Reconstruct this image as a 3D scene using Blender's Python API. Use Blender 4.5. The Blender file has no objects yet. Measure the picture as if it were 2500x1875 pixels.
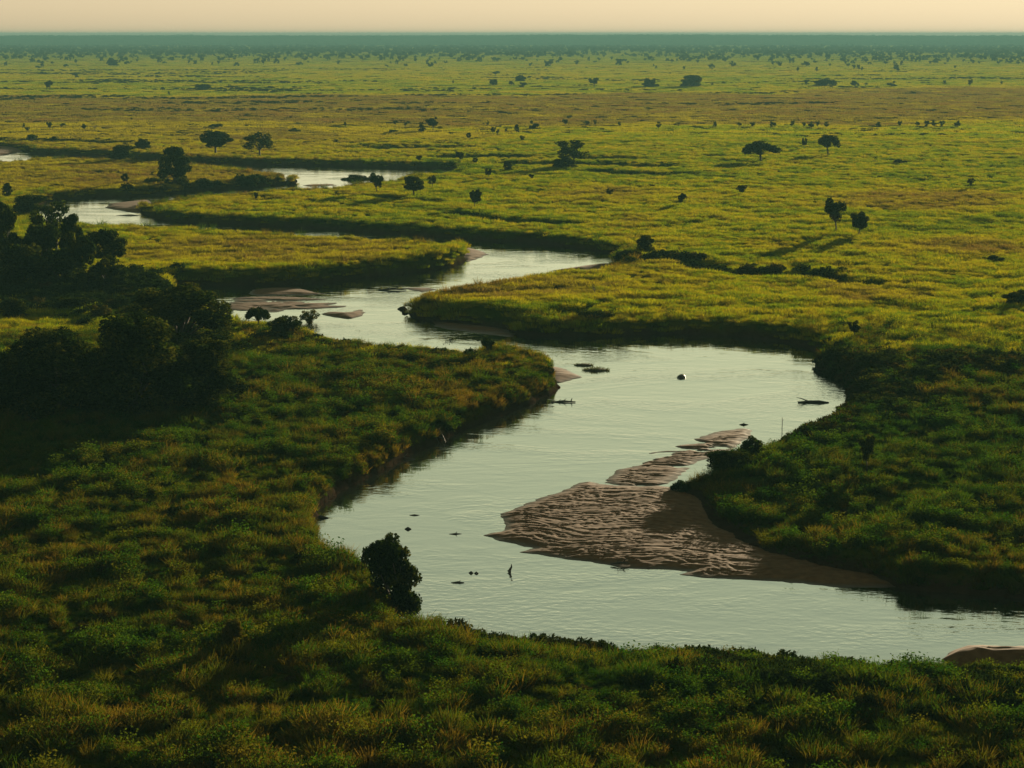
import bpy, math, random
import numpy as np
R = math.radians
scene = bpy.context.scene
col = scene.collection

# ------------------------------------------------------------------ camera, sky, sun, exposure
FPX, CX, CY, HORIZON, CAMH = 4665.0, 1250.0, 937.5, 82.5, 45.0     # photo pixels (2500 x 1875)
PITCH = math.atan((CY - HORIZON) / FPX)
cd = bpy.data.cameras.new('camera'); cam = bpy.data.objects.new('camera', cd); col.objects.link(cam)
cd.sensor_width = 36.0; cd.lens = 18.0 / (CX / FPX); cd.clip_start = 1.0; cd.clip_end = 60000
cam.location = (0, 0, CAMH); cam.rotation_euler = (math.pi / 2 - PITCH, 0, 0)
scene.camera = cam
SUN_EL, SUN_AZ = 8.0, 24.0          # azimuth measured from +Y towards +X
w = bpy.data.worlds.new('World'); scene.world = w; w.use_nodes = True
nt = w.node_tree; nt.nodes.clear()
sky = nt.nodes.new('ShaderNodeTexSky'); sky.sky_type = 'NISHITA'; sky.sun_disc = False
sky.sun_elevation = R(SUN_EL); sky.sun_rotation = R(SUN_AZ)
sky.altitude = 100; sky.air_density = 2.5; sky.dust_density = 0.015; sky.ozone_density = 1.2
bg = nt.nodes.new('ShaderNodeBackground'); bg.inputs['Strength'].default_value = 0.05
wo = nt.nodes.new('ShaderNodeOutputWorld')
hs = nt.nodes.new('ShaderNodeHueSaturation'); hs.inputs['Saturation'].default_value = .40
mt_w = nt.nodes.new('ShaderNodeMix'); mt_w.data_type = 'RGBA'; mt_w.blend_type = 'MULTIPLY'; mt_w.inputs['Factor'].default_value = 1; mt_w.inputs[7].default_value = (.895, .985, .74, 1)
nt.links.new(sky.outputs[0], hs.inputs['Color']); nt.links.new(hs.outputs[0], mt_w.inputs[6]); nt.links.new(mt_w.outputs[2], bg.inputs[0]); nt.links.new(bg.outputs[0], wo.inputs[0])
sl = bpy.data.lights.new('sun', 'SUN'); sl.energy = 5.0; sl.angle = R(0.5); sl.color = (1.0, 0.80, 0.52)
so = bpy.data.objects.new('sun', sl); col.objects.link(so)
so.rotation_euler = (R(90 - SUN_EL), 0, R(180 - SUN_AZ)); so.location = (200, 450, 150)
scene.view_settings.view_transform = 'Standard'; scene.view_settings.look = 'None'
scene.view_settings.exposure = 1.5; scene.view_settings.gamma = 1.0
scene.view_settings.use_curve_mapping = False
cy = scene.cycles
cy.max_bounces = 6; cy.diffuse_bounces = 2; cy.glossy_bounces = 3; cy.transmission_bounces = 3
cy.transparent_max_bounces = 8; cy.volume_bounces = 0; cy.caustics_reflective = False; cy.caustics_refractive = False
cy.use_denoising = True; cy.sample_clamp_indirect = 3.0

# ------------------------------------------------------------------ pixel <-> world
CP, SP = math.cos(PITCH), math.sin(PITCH)
def at(x, y, z=0.0):
    u, v = (x - CX) / FPX, (CY - y) / FPX
    d = (u, CP + v * SP, -SP + v * CP)
    t = (z - CAMH) / d[2]
    return d[0] * t, d[1] * t
def proj(X, Y, Z):
    dz = Z - CAMH
    dep = Y * CP - dz * SP
    return CX + FPX * X / dep, CY - FPX * (Y * SP + dz * CP) / dep
def depth(X, Y, Z): return Y * CP - (Z - CAMH) * SP

# ------------------------------------------------------------------ noise
def _hash(ix, iy, seed):
    h = (ix.astype(np.int64) * 374761393 + iy.astype(np.int64) * 668265263 + seed * 1442695041) & 0xffffffff
    h = ((h ^ (h >> 13)) * 1274126177) & 0xffffffff
    return ((h ^ (h >> 16)) & 0xffffff) / float(0xffffff)
def vnoise(x, y, s, seed=0):
    x = x / s; y = y / s
    ix, iy = np.floor(x), np.floor(y); fx, fy = x - ix, y - iy
    fx = fx * fx * (3 - 2 * fx); fy = fy * fy * (3 - 2 * fy)
    a = _hash(ix, iy, seed); b = _hash(ix + 1, iy, seed); c = _hash(ix, iy + 1, seed); d = _hash(ix + 1, iy + 1, seed)
    return (a * (1 - fx) + b * fx) * (1 - fy) + (c * (1 - fx) + d * fx) * fy
def fbm(x, y, s, seed=0, o=3):
    r = 0; a = 1; t = 0
    for k in range(o):
        r = r + a * vnoise(x * (1 + .03 * k) + 17.3 * k, y + 9.1 * k, s / 2 ** k, seed + k); t += a; a *= .55
    return r / t
def sstep(a, b, x):
    t = np.clip((x - a) / (b - a), 0, 1); return t * t * (3 - 2 * t)

# ------------------------------------------------------------------ the river outline
WZ = -2.0
# (x, y, plane, extra land height, bank width): plane 'w' = seen water line, 'n' = seen grass top of the near bank, 's' = low shelf
RIV = []
def rv(kind, pts, dh=0.0, bw=2.0):
    z = {'w': WZ, 'n': 0.65, 's': -0.7}[kind]
    for p in pts:
        X, Y = at(p[0], p[1], z); RIV.append((X, Y, dh, bw))
rv('s', [(2700,1616),(2500,1590),(2305,1586),(2192,1594),(2078,1574),(1964,1578),(1869,1571),(1736,1553),(1660,1557),(1551,1563),(1506,1552),(1400,1534),(1324,1529),(1229,1526),(1153,1511),(1077,1516),(1001,1505)], 0, 11)
rv('n', [(985,1500),(955,1450),(912,1370),(885,1334),(830,1330),(785,1324)], 0, 1.5)
rv('w', [(771,1306),(767,1270),(774,1234),(800,1218),(840,1190),(880,1172),(930,1150),(985,1118),(1034,1096),(1083,1070),(1130,1052),(1190,1028),(1250,1010),(1300,985),(1345,958),(1362,946)], 0, 1.8)
rv('w', [(1354,933),(1340,908),(1325,890),(1272,879),(1227,869),(1195,862)], 0, 2.5)
rv('n', [(1150,850),(1115,845),(1020,838),(970,836),(887,827),(840,819),(782,804),(740,786),(660,779),(585,775),(545,756),(515,740),(478,722),(440,712)], 0, 2)
rv('w', [(420,704),(440,698),(494,697),(560,697),(640,697),(740,693),(800,687),(860,680),(930,674),(1000,668),(1060,660),(1100,652),(1130,644),(1144,635)], 0.9, 2.5)
rv('w', [(1125,608),(1117,602)], 0, 2)
rv('n', [(1100,594),(1065,586),(1010,582),(963,580),(900,578),(835,575),(714,569),(592,559),(463,551),(365,545),(296,546),(205,541),(100,532)], 0, 2)
rv('w', [(80,512),(100,494),(164,485),(222,482),(300,481),(360,478),(407,473),(450,467),(500,465),(549,463),(609,459),(656,453),(690,449),(708,447),(716,440)], 0, 2)
rv('n', [(716,434),(700,428),(674,420),(599,410),(562,407),(475,398),(382,390),(226,385),(158,383),(75,381),(57,388),(23,391),(0,390),(-120,390)], 0, 2)
rv('w', [(-120,356),(0,358),(60,368),(75,375),(120,377),(226,380),(320,386),(400,391),(475,394),(554,400),(640,402),(700,403),(800,405),(900,408),(1000,411),(1060,412),(1110,412)], 0, 2)
rv('n', [(1115,416),(1050,418),(1000,422),(978,431),(950,436),(900,440),(853,445),(818,453),(736,456),(699,457),(609,467),(549,468),(455,475),(407,485),(373,489),(361,492)], 0, 2)
rv('w', [(352,500),(340,512),(350,525),(380,535),(420,540),(450,543),(599,549),(723,556),(818,558),(885,567),(1008,574),(1171,585),(1307,594),(1443,609),(1478,616),(1500,624),(1508,634)], 0, 2)
rv('n', [(1500,642),(1470,647),(1440,655),(1372,656),(1340,660),(1272,676),(1223,682),(1171,689),(1117,697),(1052,703),(1017,716),(990,730),(980,742)], 0.3, 2.5)
rv('w', [(983,754),(995,767),(1020,777),(1044,782),(1090,785),(1171,794),(1226,800)], 1.0, 4)
rv('w', [(1252,812),(1275,819),(1300,820),(1400,822),(1500,820),(1600,817),(1700,818),(1800,822),(1900,830),(1960,842),(2005,857),(2018,868)], 0, 2.2)
rv('w', [(2000,882),(1983,895),(2000,910),(2040,925),(2070,939),(2078,957),(2094,982)], -.2, 5)
rv('s', [(2048,1010),(2010,1027),(1980,1038),(1950,1049),(1923,1064),(1888,1075),(1855,1080),(1802,1098),(1730,1135),(1692,1154),(1665,1162),(1638,1172),(1612,1190)], -.3, 4)
rv('w', [(1602,1199),(1669,1213),(1692,1228),(1711,1258),(1722,1281),(1767,1304),(1828,1342)], -1.35, 5)
rv('w', [(1881,1361),(1964,1376)], -.9, 4)
rv('w', [(2040,1391),(2116,1406),(2165,1421),(2195,1437),(2271,1446),(2384,1452),(2500,1460),(2700,1472)], -.2, 2.2)
RIV = np.array(RIV)

def signed(px, py, poly):
    """distance to a closed polygon (negative inside) and nearest interpolated attributes"""
    n = len(px); best = np.full(n, 1e18); att = np.zeros((n, poly.shape[1] - 2)); ins = np.zeros(n, bool)
    m = len(poly)
    for i in range(m):
        a, b = poly[i], poly[(i + 1) % m]
        dx, dy = b[0] - a[0], b[1] - a[1]; L = dx * dx + dy * dy + 1e-9
        t = np.clip(((px - a[0]) * dx + (py - a[1]) * dy) / L, 0, 1)
        d = (px - a[0] - t * dx) ** 2 + (py - a[1] - t * dy) ** 2
        k = d < best; best[k] = d[k]
        if poly.shape[1] > 2: att[k] = a[2:] + t[k, None] * (b[2:] - a[2:])
        if a[1] != b[1]:
            c = ((a[1] > py) != (b[1] > py)) & (px < dx * (py - a[1]) / dy + a[0]); ins ^= c
    d = np.sqrt(best); d[ins] *= -1
    return d, att
def polyd(px, py, pts):
    best = np.full(len(px), 1e18)
    for a, b in zip(pts[:-1], pts[1:]):
        dx, dy = b[0] - a[0], b[1] - a[1]; L = dx * dx + dy * dy + 1e-9
        t = np.clip(((px - a[0]) * dx + (py - a[1]) * dy) / L, 0, 1)
        best = np.minimum(best, (px - a[0] - t * dx) ** 2 + (py - a[1] - t * dy) ** 2)
    return np.sqrt(best)
# dry gullies and old bank steps: (points, half width, depth)
GUL = [([(1560,640),(1690,642),(1730,664),(1800,670),(1890,672),(1950,674),(2040,682)], 5, 1.6),
       ([(2074,692),(2160,696),(2200,697),(2275,694)], 4, 1.5), ([(2121,728),(2200,731),(2260,729)], 3, .9),
       ([(1128,526),(1200,538),(1290,547),(1378,550)], 6, 1.4),
       ([(1475,404),(1530,407),(1582,407)], 14, 2), ([(1441,390),(1513,390)], 12, 1.4), ([(1251,401),(1343,402)], 14, 2),
       ([(1464,422),(1560,430),(1665,430)], 8, 1.8), ([(1126,386),(1248,386)], 14, 1.8), ([(890,362),(1090,362)], 14, 1.6),
       ([(0,344),(150,346),(290,352)], 12, 1.8), ([(60,381),(220,384)], 9, 1.2),
       ([(955,492),(1050,497)], 6, .9), ([(830,482),(960,487)], 5, .8),
       ([(560,850),(690,880),(860,905)], 2.5, .7), ([(330,1310),(450,1312),(560,1318)], 2.5, 1.0)]
GULW = [([at(x, y, -.5) for x, y in p], hw, dp) for p, hw, dp in GUL]

def base_land(x, y):
    r = np.hypot(x, y)
    u = (fbm(x, y, 60, 5) - .5) * .8 + (fbm(x, y, 17, 8, 2) - .5) * .7 + (fbm(x, y * .7, 220, 3) - .5) * 2.0 * sstep(500, 1500, r)
    u = u + (vnoise(x, y, 5.5, 12) - .5) * .35 * (1 - sstep(400, 700, r))
    th = np.arctan2(x, y)
    ridge = sstep(7500, 9300, r) * (34 + 2 * np.sin(th * 9 + 1) + 1.5 * np.sin(th * 23)) + 3 * (fbm(th * 3000, r * 0, 60, 9) - .5) * sstep(7500, 9300, r)
    return u * sstep(60, 110, r) + ridge
def height(x, y, full=False):
    x = np.asarray(x, float); y = np.asarray(y, float)
    z = base_land(x, y); r = np.hypot(x, y)
    d = np.full(len(x), 99.0); dh = np.zeros(len(x)); bw = np.full(len(x), 2.0)
    k = (r > 85) & (r < 1150) & (y > 0)
    if k.any():
        dd, att = signed(x[k], y[k], RIV)
        wob = (fbm(x[k], y[k], 5, 31, 3) - .5) * 2.2 + (fbm(x[k], y[k], 22, 33, 2) - .5) * 1.6
        dd = dd + wob * np.where(np.abs(dd) < 12, 1, 0) * np.clip(np.hypot(x[k], y[k]) / 300, .4, 1.2)
        d[k] = dd; dh[k] = att[:, 0]; bw[k] = att[:, 1]
        zz = z[k]
        for pts, hw, dp in GULW:
            g = polyd(x[k], y[k], pts) + (fbm(x[k], y[k], 9, 40) - .5) * hw * .8
            zz = zz - dp * (1 - sstep(hw * .45, hw, g))
        z[k] = zz
    near = 1 - sstep(6, 34, d)
    z = z * (1 - .5 * near) + dh * near
    t = np.clip(d / bw, 0, 1)
    prof = np.where(bw > 6, t ** 1.1, 1 - (1 - t) ** 2.2)
    out = WZ + (z - WZ) * prof
    inn = WZ - np.minimum(1.4, .05 - d * .18)
    h = np.where(d > 0, out, inn)
    h = np.where(d >= 99, z, h)
    return (h, d) if full else h
def h1(x, y): return float(height(np.array([x]), np.array([y]))[0])

# how dry the grass stands (0 lush green .. 1 tan), a property of the ground itself
TONE = [(2250,490,280,22,.42),(2330,602,230,28,.38),(2180,718,150,28,.38),(1230,722,300,36,.42),(640,606,430,46,.34),(1600,660,160,24,.3),
        (350,420,420,40,.16),(2160,1230,330,190,-.20),(1950,940,200,60,-.2),(2300,1130,260,150,-.14),(900,520,420,26,-.04),(300,1500,900,330,.02),(1700,470,300,22,.12),
        (1450,480,230,18,.16),(900,330,420,22,.18),(1080,940,300,80,.22),(520,880,250,50,-.1),(1000,1600,230,60,-.12),(2100,1750,380,90,-.15),(1100,1800,700,60,.05),(1850,1660,520,55,-.3)]
def tone(x, y):
    r = np.hypot(x, y)
    px, py = proj(x, np.maximum(y, 40.0), 0 * x)
    wx = (fbm(x, y, 90, 51) - .5); wy = py + wx * np.clip((py - 90) * .10, 0, 30) * 2 + (fbm(x, y * .6, 500, 53) - .5) * np.clip((py - 95) * .35, 0, 40)
    t = np.interp(wy, [92,140,160,192,198,220,228,300,312,420,600,900,1100], [.30,.34,.42,.46,.36,.40,.85,.82,.42,.36,.38,.42,.46])
    t = t + .22 * sstep(1150, 600, px) * sstep(300, 320, wy) * sstep(560, 460, wy)
    for cx, cy_, rx, ry, v in TONE:
        q = ((px - cx) / rx) ** 2 + ((py + wx * ry * 1.2 - cy_) / ry) ** 2
        t = t + v * np.exp(-np.minimum(q * q, 40))
    t = t + (fbm(x, y, 14, 61, 3) - .5) * .55 + (fbm(x, y, 3.2, 66, 2) - .5) * .35 * (1 - sstep(250, 500, r))
    return np.clip(t, 0, 1)

# ------------------------------------------------------------------ helpers
def tag(o, label=None, cat=None, group=None, kind=None):
    if label: o['label'] = label
    if cat: o['category'] = cat
    if group: o['group'] = group
    if kind: o['kind'] = kind
    return o
def mesh_from(name, V, F, mat=None, smooth=False, attrs=None):
    """V (n,3); F: (m,k) array of equal-size faces or list of such arrays"""
    me = bpy.data.meshes.new(name)
    V = np.asarray(V, np.float32); Fs = F if isinstance(F, list) else [F]
    Fs = [np.asarray(f, np.int32) for f in Fs if len(f)]
    me.vertices.add(len(V)); me.vertices.foreach_set('co', V.ravel())
    if Fs:
        nl = sum(f.size for f in Fs); npoly = sum(len(f) for f in Fs)
        me.loops.add(nl); me.loops.foreach_set('vertex_index', np.concatenate([f.ravel() for f in Fs]))
        me.polygons.add(npoly)
        tot = np.concatenate([np.full(len(f), f.shape[1], np.int32) for f in Fs]); st = np.concatenate([[0], np.cumsum(tot)[:-1]]).astype(np.int32)
        me.polygons.foreach_set('loop_start', st)
        if smooth: me.polygons.foreach_set('use_smooth', np.ones(npoly, bool))
    for k, v in (attrs or {}).items():
        a = me.attributes.new(k, 'FLOAT', 'POINT'); a.data.foreach_set('value', np.asarray(v, np.float32))
    me.update(calc_edges=True); me.validate()
    if mat: me.materials.append(mat)
    return me
def link(name, me, parent=None):
    o = bpy.data.objects.new(name, me); col.objects.link(o)
    if parent: o.parent = parent
    return o

# ------------------------------------------------------------------ materials
def newmat(name):
    m = bpy.data.materials.new(name); m.use_nodes = True; m.node_tree.nodes.clear(); return m, m.node_tree
def N(t, kind, **kw):
    n = t.nodes.new(kind)
    for k, v in kw.items(): setattr(n, k, v)
    return n
def ramp(t, stops, k=.5):
    n = N(t, 'ShaderNodeValToRGB'); e = n.color_ramp.elements
    while len(e) < len(stops): e.new(.5)
    for q, (p, c) in zip(e, stops): q.position = p; q.color = (*(v * k for v in c), 1)
    return n
def plant_mat(name, stops, inst='tone', trans=.5, rough=.55, var=.25, attr_type='INSTANCER', tint_t=(1.15, 1.05, .55)):
    """thin leaves and blades: part of the light is reflected, part comes through"""
    m, t = newmat(name); L = t.links.new
    at_ = N(t, 'ShaderNodeAttribute', attribute_type=attr_type, attribute_name=inst)
    oi = N(t, 'ShaderNodeObjectInfo'); geo = N(t, 'ShaderNodeNewGeometry')
    mth = N(t, 'ShaderNodeMath', operation='MULTIPLY_ADD'); mth.inputs[1].default_value = var
    L((geo if attr_type == 'GEOMETRY' else oi).outputs['Random Per Island' if attr_type == 'GEOMETRY' else 'Random'], mth.inputs[0])
    sub = N(t, 'ShaderNodeMath', operation='SUBTRACT'); sub.inputs[1].default_value = var / 2
    L(at_.outputs['Fac'], sub.inputs[0]); L(sub.outputs[0], mth.inputs[2])
    r = ramp(t, stops); L(mth.outputs[0], r.inputs[0])
    hv = N(t, 'ShaderNodeHueSaturation'); L(r.outputs[0], hv.inputs['Color'])
    mr = N(t, 'ShaderNodeMapRange'); mr.inputs['To Min'].default_value = .7; mr.inputs['To Max'].default_value = 1.3
    L(geo.outputs['Random Per Island'], mr.inputs['Value']); L(mr.outputs[0], hv.inputs['Value'])
    df = N(t, 'ShaderNodeBsdfDiffuse'); L(hv.outputs[0], df.inputs['Color'])
    mx = N(t, 'ShaderNodeMix', data_type='RGBA', blend_type='MULTIPLY'); mx.inputs['Factor'].default_value = 1
    L(hv.outputs[0], mx.inputs[6]); mx.inputs[7].default_value = (*tint_t, 1)
    tr = N(t, 'ShaderNodeBsdfTranslucent'); L(mx.outputs[2], tr.inputs['Color'])
    ms = N(t, 'ShaderNodeMixShader'); ms.inputs[0].default_value = trans
    L(df.outputs[0], ms.inputs[1]); L(tr.outputs[0], ms.inputs[2])
    o = N(t, 'ShaderNodeOutputMaterial'); L(ms.outputs[0], o.inputs[0])
    return m
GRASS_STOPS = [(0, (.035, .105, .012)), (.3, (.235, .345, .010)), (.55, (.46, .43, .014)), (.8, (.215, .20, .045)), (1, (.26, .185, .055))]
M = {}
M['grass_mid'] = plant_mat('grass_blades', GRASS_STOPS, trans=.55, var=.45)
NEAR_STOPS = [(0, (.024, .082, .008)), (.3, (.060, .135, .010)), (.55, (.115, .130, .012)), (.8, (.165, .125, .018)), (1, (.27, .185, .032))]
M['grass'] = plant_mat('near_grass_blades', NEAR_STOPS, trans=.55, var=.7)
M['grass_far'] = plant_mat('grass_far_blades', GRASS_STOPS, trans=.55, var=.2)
M['shrub'] = plant_mat('bank_shrub_leaves', [(0, (.018, .040, .012)), (.5, (.030, .052, .012)), (1, (.075, .060, .020))], trans=.3, var=.5)
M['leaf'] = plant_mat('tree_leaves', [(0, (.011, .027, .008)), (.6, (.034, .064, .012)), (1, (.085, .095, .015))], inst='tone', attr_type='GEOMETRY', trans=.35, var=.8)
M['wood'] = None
M['leaf_mid'] = plant_mat('haze_lightened_leaves', [(0, (.035, .070, .018)), (.5, (.055, .095, .022)), (1, (.085, .12, .026))], inst='tone', attr_type='GEOMETRY', trans=.45, var=.8)  # leaf colour lightened on the small trees, standing in for haze over them
M['wood_leaf'] = plant_mat('lightened_woodland_leaves', [(0, (.045, .090, .026)), (.5, (.075, .125, .032)), (1, (.12, .145, .04))], trans=.45, var=.6)  # woodland leaf colour brightened in place of thicker haze and sun through leaves
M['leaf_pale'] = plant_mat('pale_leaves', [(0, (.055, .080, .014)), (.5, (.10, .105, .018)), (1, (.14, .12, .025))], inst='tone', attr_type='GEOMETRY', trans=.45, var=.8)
def solid(name, c1, c2, scale, rough=.9, bump=.0, detail=4):
    m, t = newmat(name); L = t.links.new
    g = N(t, 'ShaderNodeNewGeometry'); nz = N(t, 'ShaderNodeTexNoise'); nz.inputs['Scale'].default_value = scale; nz.inputs['Detail'].default_value = detail
    L(g.outputs['Position'], nz.inputs['Vector'])
    r = ramp(t, [(.3, c1), (.7, c2)]); L(nz.outputs[0], r.inputs[0])
    p = N(t, 'ShaderNodeBsdfPrincipled'); p.inputs['Roughness'].default_value = rough; L(r.outputs[0], p.inputs['Base Color'])
    if bump:
        b = N(t, 'ShaderNodeBump'); b.inputs['Strength'].default_value = 1; b.inputs['Distance'].default_value = bump
        L(nz.outputs[0], b.inputs['Height']); L(b.outputs[0], p.inputs['Normal'])
    o = N(t, 'ShaderNodeOutputMaterial'); L(p.outputs[0], o.inputs[0]); return m
M['bark'] = solid('bark', (.045, .034, .025), (.085, .068, .05), 3, bump=.03)
M['wood'] = solid('wet_driftwood', (.02, .016, .012), (.05, .04, .03), 6, rough=.6, bump=.02)
M['hide'] = solid('hippo_hide', (.035, .03, .032), (.05, .042, .042), 5, rough=.42)
def ground_mat():
    m, t = newmat('ground'); L = t.links.new
    a = N(t, 'ShaderNodeAttribute', attribute_name='tone'); b = N(t, 'ShaderNodeAttribute', attribute_name='soil')
    g = N(t, 'ShaderNodeNewGeometry')
    nz = N(t, 'ShaderNodeTexNoise'); nz.inputs['Scale'].default_value = .6; nz.inputs['Detail'].default_value = 8; nz.inputs['Roughness'].default_value = .7
    L(g.outputs['Position'], nz.inputs['Vector'])
    ma = N(t, 'ShaderNodeMath', operation='MULTIPLY_ADD'); ma.inputs[1].default_value = .6; L(nz.outputs[0], ma.inputs[0])
    sb = N(t, 'ShaderNodeMath', operation='SUBTRACT'); sb.inputs[1].default_value = .3; L(a.outputs['Fac'], sb.inputs[0]); L(sb.outputs[0], ma.inputs[2])
    r = ramp(t, [(p, (c[0] * .17, c[1] * .21, c[2] * .22)) for p, c in GRASS_STOPS]); L(ma.outputs[0], r.inputs[0])
    rs = ramp(t, [(.3, (.028, .020, .013)), (.7, (.065, .045, .030))]); L(nz.outputs[0], rs.inputs[0])
    mx = N(t, 'ShaderNodeMix', data_type='RGBA'); L(b.outputs['Fac'], mx.inputs['Factor']); L(r.outputs[0], mx.inputs[6]); L(rs.outputs[0], mx.inputs[7])
    p = N(t, 'ShaderNodeBsdfDiffuse'); L(mx.outputs[2], p.inputs['Color'])
    bp = N(t, 'ShaderNodeBump'); bp.inputs['Distance'].default_value = .5; bp.inputs['Strength'].default_value = .8
    L(nz.outputs[0], bp.inputs['Height']); L(bp.outputs[0], p.inputs['Normal'])
    o = N(t, 'ShaderNodeOutputMaterial'); L(p.outputs[0], o.inputs[0]); return m
M['ground'] = ground_mat()
def sand_mat():
    m, t = newmat('river_sand'); L = t.links.new
    g = N(t, 'ShaderNodeNewGeometry'); nz = N(t, 'ShaderNodeTexNoise'); nz.inputs['Scale'].default_value = 1.2; nz.inputs['Detail'].default_value = 8
    L(g.outputs['Position'], nz.inputs['Vector'])
    a = N(t, 'ShaderNodeAttribute', attribute_name='wet')
    r = ramp(t, [(.3, (.125, .066, .028)), (.7, (.225, .125, .058))]); L(nz.outputs[0], r.inputs[0])
    mx = N(t, 'ShaderNodeMix', data_type='RGBA'); L(a.outputs['Fac'], mx.inputs['Factor']); L(r.outputs[0], mx.inputs[6]); mx.inputs[7].default_value = (.042, .03, .021, 1)
    p = N(t, 'ShaderNodeBsdfPrincipled'); L(mx.outputs[2], p.inputs['Base Color']); p.inputs['Specular IOR Level'].default_value = .12
    mr = N(t, 'ShaderNodeMapRange'); mr.inputs['To Min'].default_value = .9; mr.inputs['To Max'].default_value = .45
    L(a.outputs['Fac'], mr.inputs['Value']); L(mr.outputs[0], p.inputs['Roughness'])
    o = N(t, 'ShaderNodeOutputMaterial'); L(p.outputs[0], o.inputs[0]); return m
M['sand'] = sand_mat()
def water_mat():
    m, t = newmat('river_water'); L = t.links.new
    g = N(t, 'ShaderNodeNewGeometry')
    def nz(scale, detail, sx=1, sy=1, rough=.5, dist=0):
        mp = N(t, 'ShaderNodeMapping'); mp.inputs['Scale'].default_value = (sx, sy, 1); L(g.outputs['Position'], mp.inputs['Vector'])
        n = N(t, 'ShaderNodeTexNoise'); n.inputs['Scale'].default_value = scale; n.inputs['Detail'].default_value = detail
        n.inputs['Roughness'].default_value = rough; n.inputs['Distortion'].default_value = dist; L(mp.outputs[0], n.inputs['Vector']); return n
    fine = nz(1.6, 3, .7, 1.0); mid = nz(.35, 3, .6, 1.0, .5, .6); patch = nz(.045, 4, .5, 1.0, .6, 1.5)
    pr = ramp(t, [(.46, (.02,) * 3), (.61, (1.7,) * 3)], 1); L(patch.outputs[0], pr.inputs[0])
    mu = N(t, 'ShaderNodeMath', operation='MULTIPLY'); L(fine.outputs[0], mu.inputs[0]); L(pr.outputs[0], mu.inputs[1])
    ad = N(t, 'ShaderNodeMath', operation='MULTIPLY_ADD'); ad.inputs[1].default_value = 1.2; L(mid.outputs[0], ad.inputs[0]); L(mu.outputs[0], ad.inputs[2])
    b = N(t, 'ShaderNodeBump'); b.inputs['Strength'].default_value = 1; b.inputs['Distance'].default_value = .034; L(ad.outputs[0], b.inputs['Height'])
    gl = N(t, 'ShaderNodeBsdfGlossy'); gl.inputs['Color'].default_value = (.91, .95, 1.0, 1); gl.inputs['Roughness'].default_value = .045; L(b.outputs[0], gl.inputs['Normal'])
    df = N(t, 'ShaderNodeBsdfDiffuse'); df.inputs['Color'].default_value = (.022, .028, .018, 1)
    fr = N(t, 'ShaderNodeFresnel'); fr.inputs['IOR'].default_value = 1.33; L(b.outputs[0], fr.inputs['Normal'])
    fm = N(t, 'ShaderNodeMath', operation='MULTIPLY_ADD', use_clamp=True); fm.inputs[1].default_value = .68; fm.inputs[2].default_value = .54; L(fr.outputs[0], fm.inputs[0])
    ms = N(t, 'ShaderNodeMixShader'); L(fm.outputs[0], ms.inputs[0]); L(df.outputs[0], ms.inputs[1]); L(gl.outputs[0], ms.inputs[2])
    o = N(t, 'ShaderNodeOutputMaterial'); L(ms.outputs[0], o.inputs[0]); return m
M['water'] = water_mat()

# ------------------------------------------------------------------ ground: one sheet, a disc round the camera out to the far ridge
fine = np.arange(-20, 20.001, .125); th = R(1) * np.concatenate([np.arange(-180, -20, 4.0), fine, np.arange(24, 180, 4.0)])
rr = [2, 15, 30, 45, 60, 75]; r_ = 88.0
while r_ < 13000:
    rr.append(r_); r_ *= 1.0024 if r_ < 900 else (1.006 if r_ < 3000 else 1.02)
rr = np.array(rr); TH, RR = np.meshgrid(th, rr)
gx, gy = (RR * np.sin(TH)).ravel(), (RR * np.cos(TH)).ravel()
gz, gd = height(gx, gy, True)
na, nr = len(th), len(rr)
i0 = (np.arange(nr - 1)[:, None] * na + np.arange(na)[None, :]); i1 = (np.arange(nr - 1)[:, None] * na + (np.arange(na)[None, :] + 1) % na)
F = np.stack([i0, i1, i1 + na, i0 + na], -1).reshape(-1, 4)[:, ::-1]
soil = np.where(gd < 40, np.clip(sstep(1.7, .5, (gz - WZ) + (fbm(gx, gy, 4, 99, 2) - .5) * 1.2), 0, 1), 0)
ground = link('ground', mesh_from('ground', np.stack([gx, gy, gz], 1), F, M['ground'], True, {'tone': tone(gx, gy), 'soil': soil}))
tag(ground, 'wide grassy flood plain reaching to the far ridge on the horizon', 'ground', kind='structure')

ww = np.array([(-420, 80, WZ), (420, 80, WZ), (420, 1150, WZ), (-420, 1150, WZ)])
river = link('river', mesh_from('river', ww, np.array([[0, 1, 2, 3]]), M['water']))
tag(river, 'pale calm river winding in loops through the green plain', 'river', kind='structure')

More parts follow.
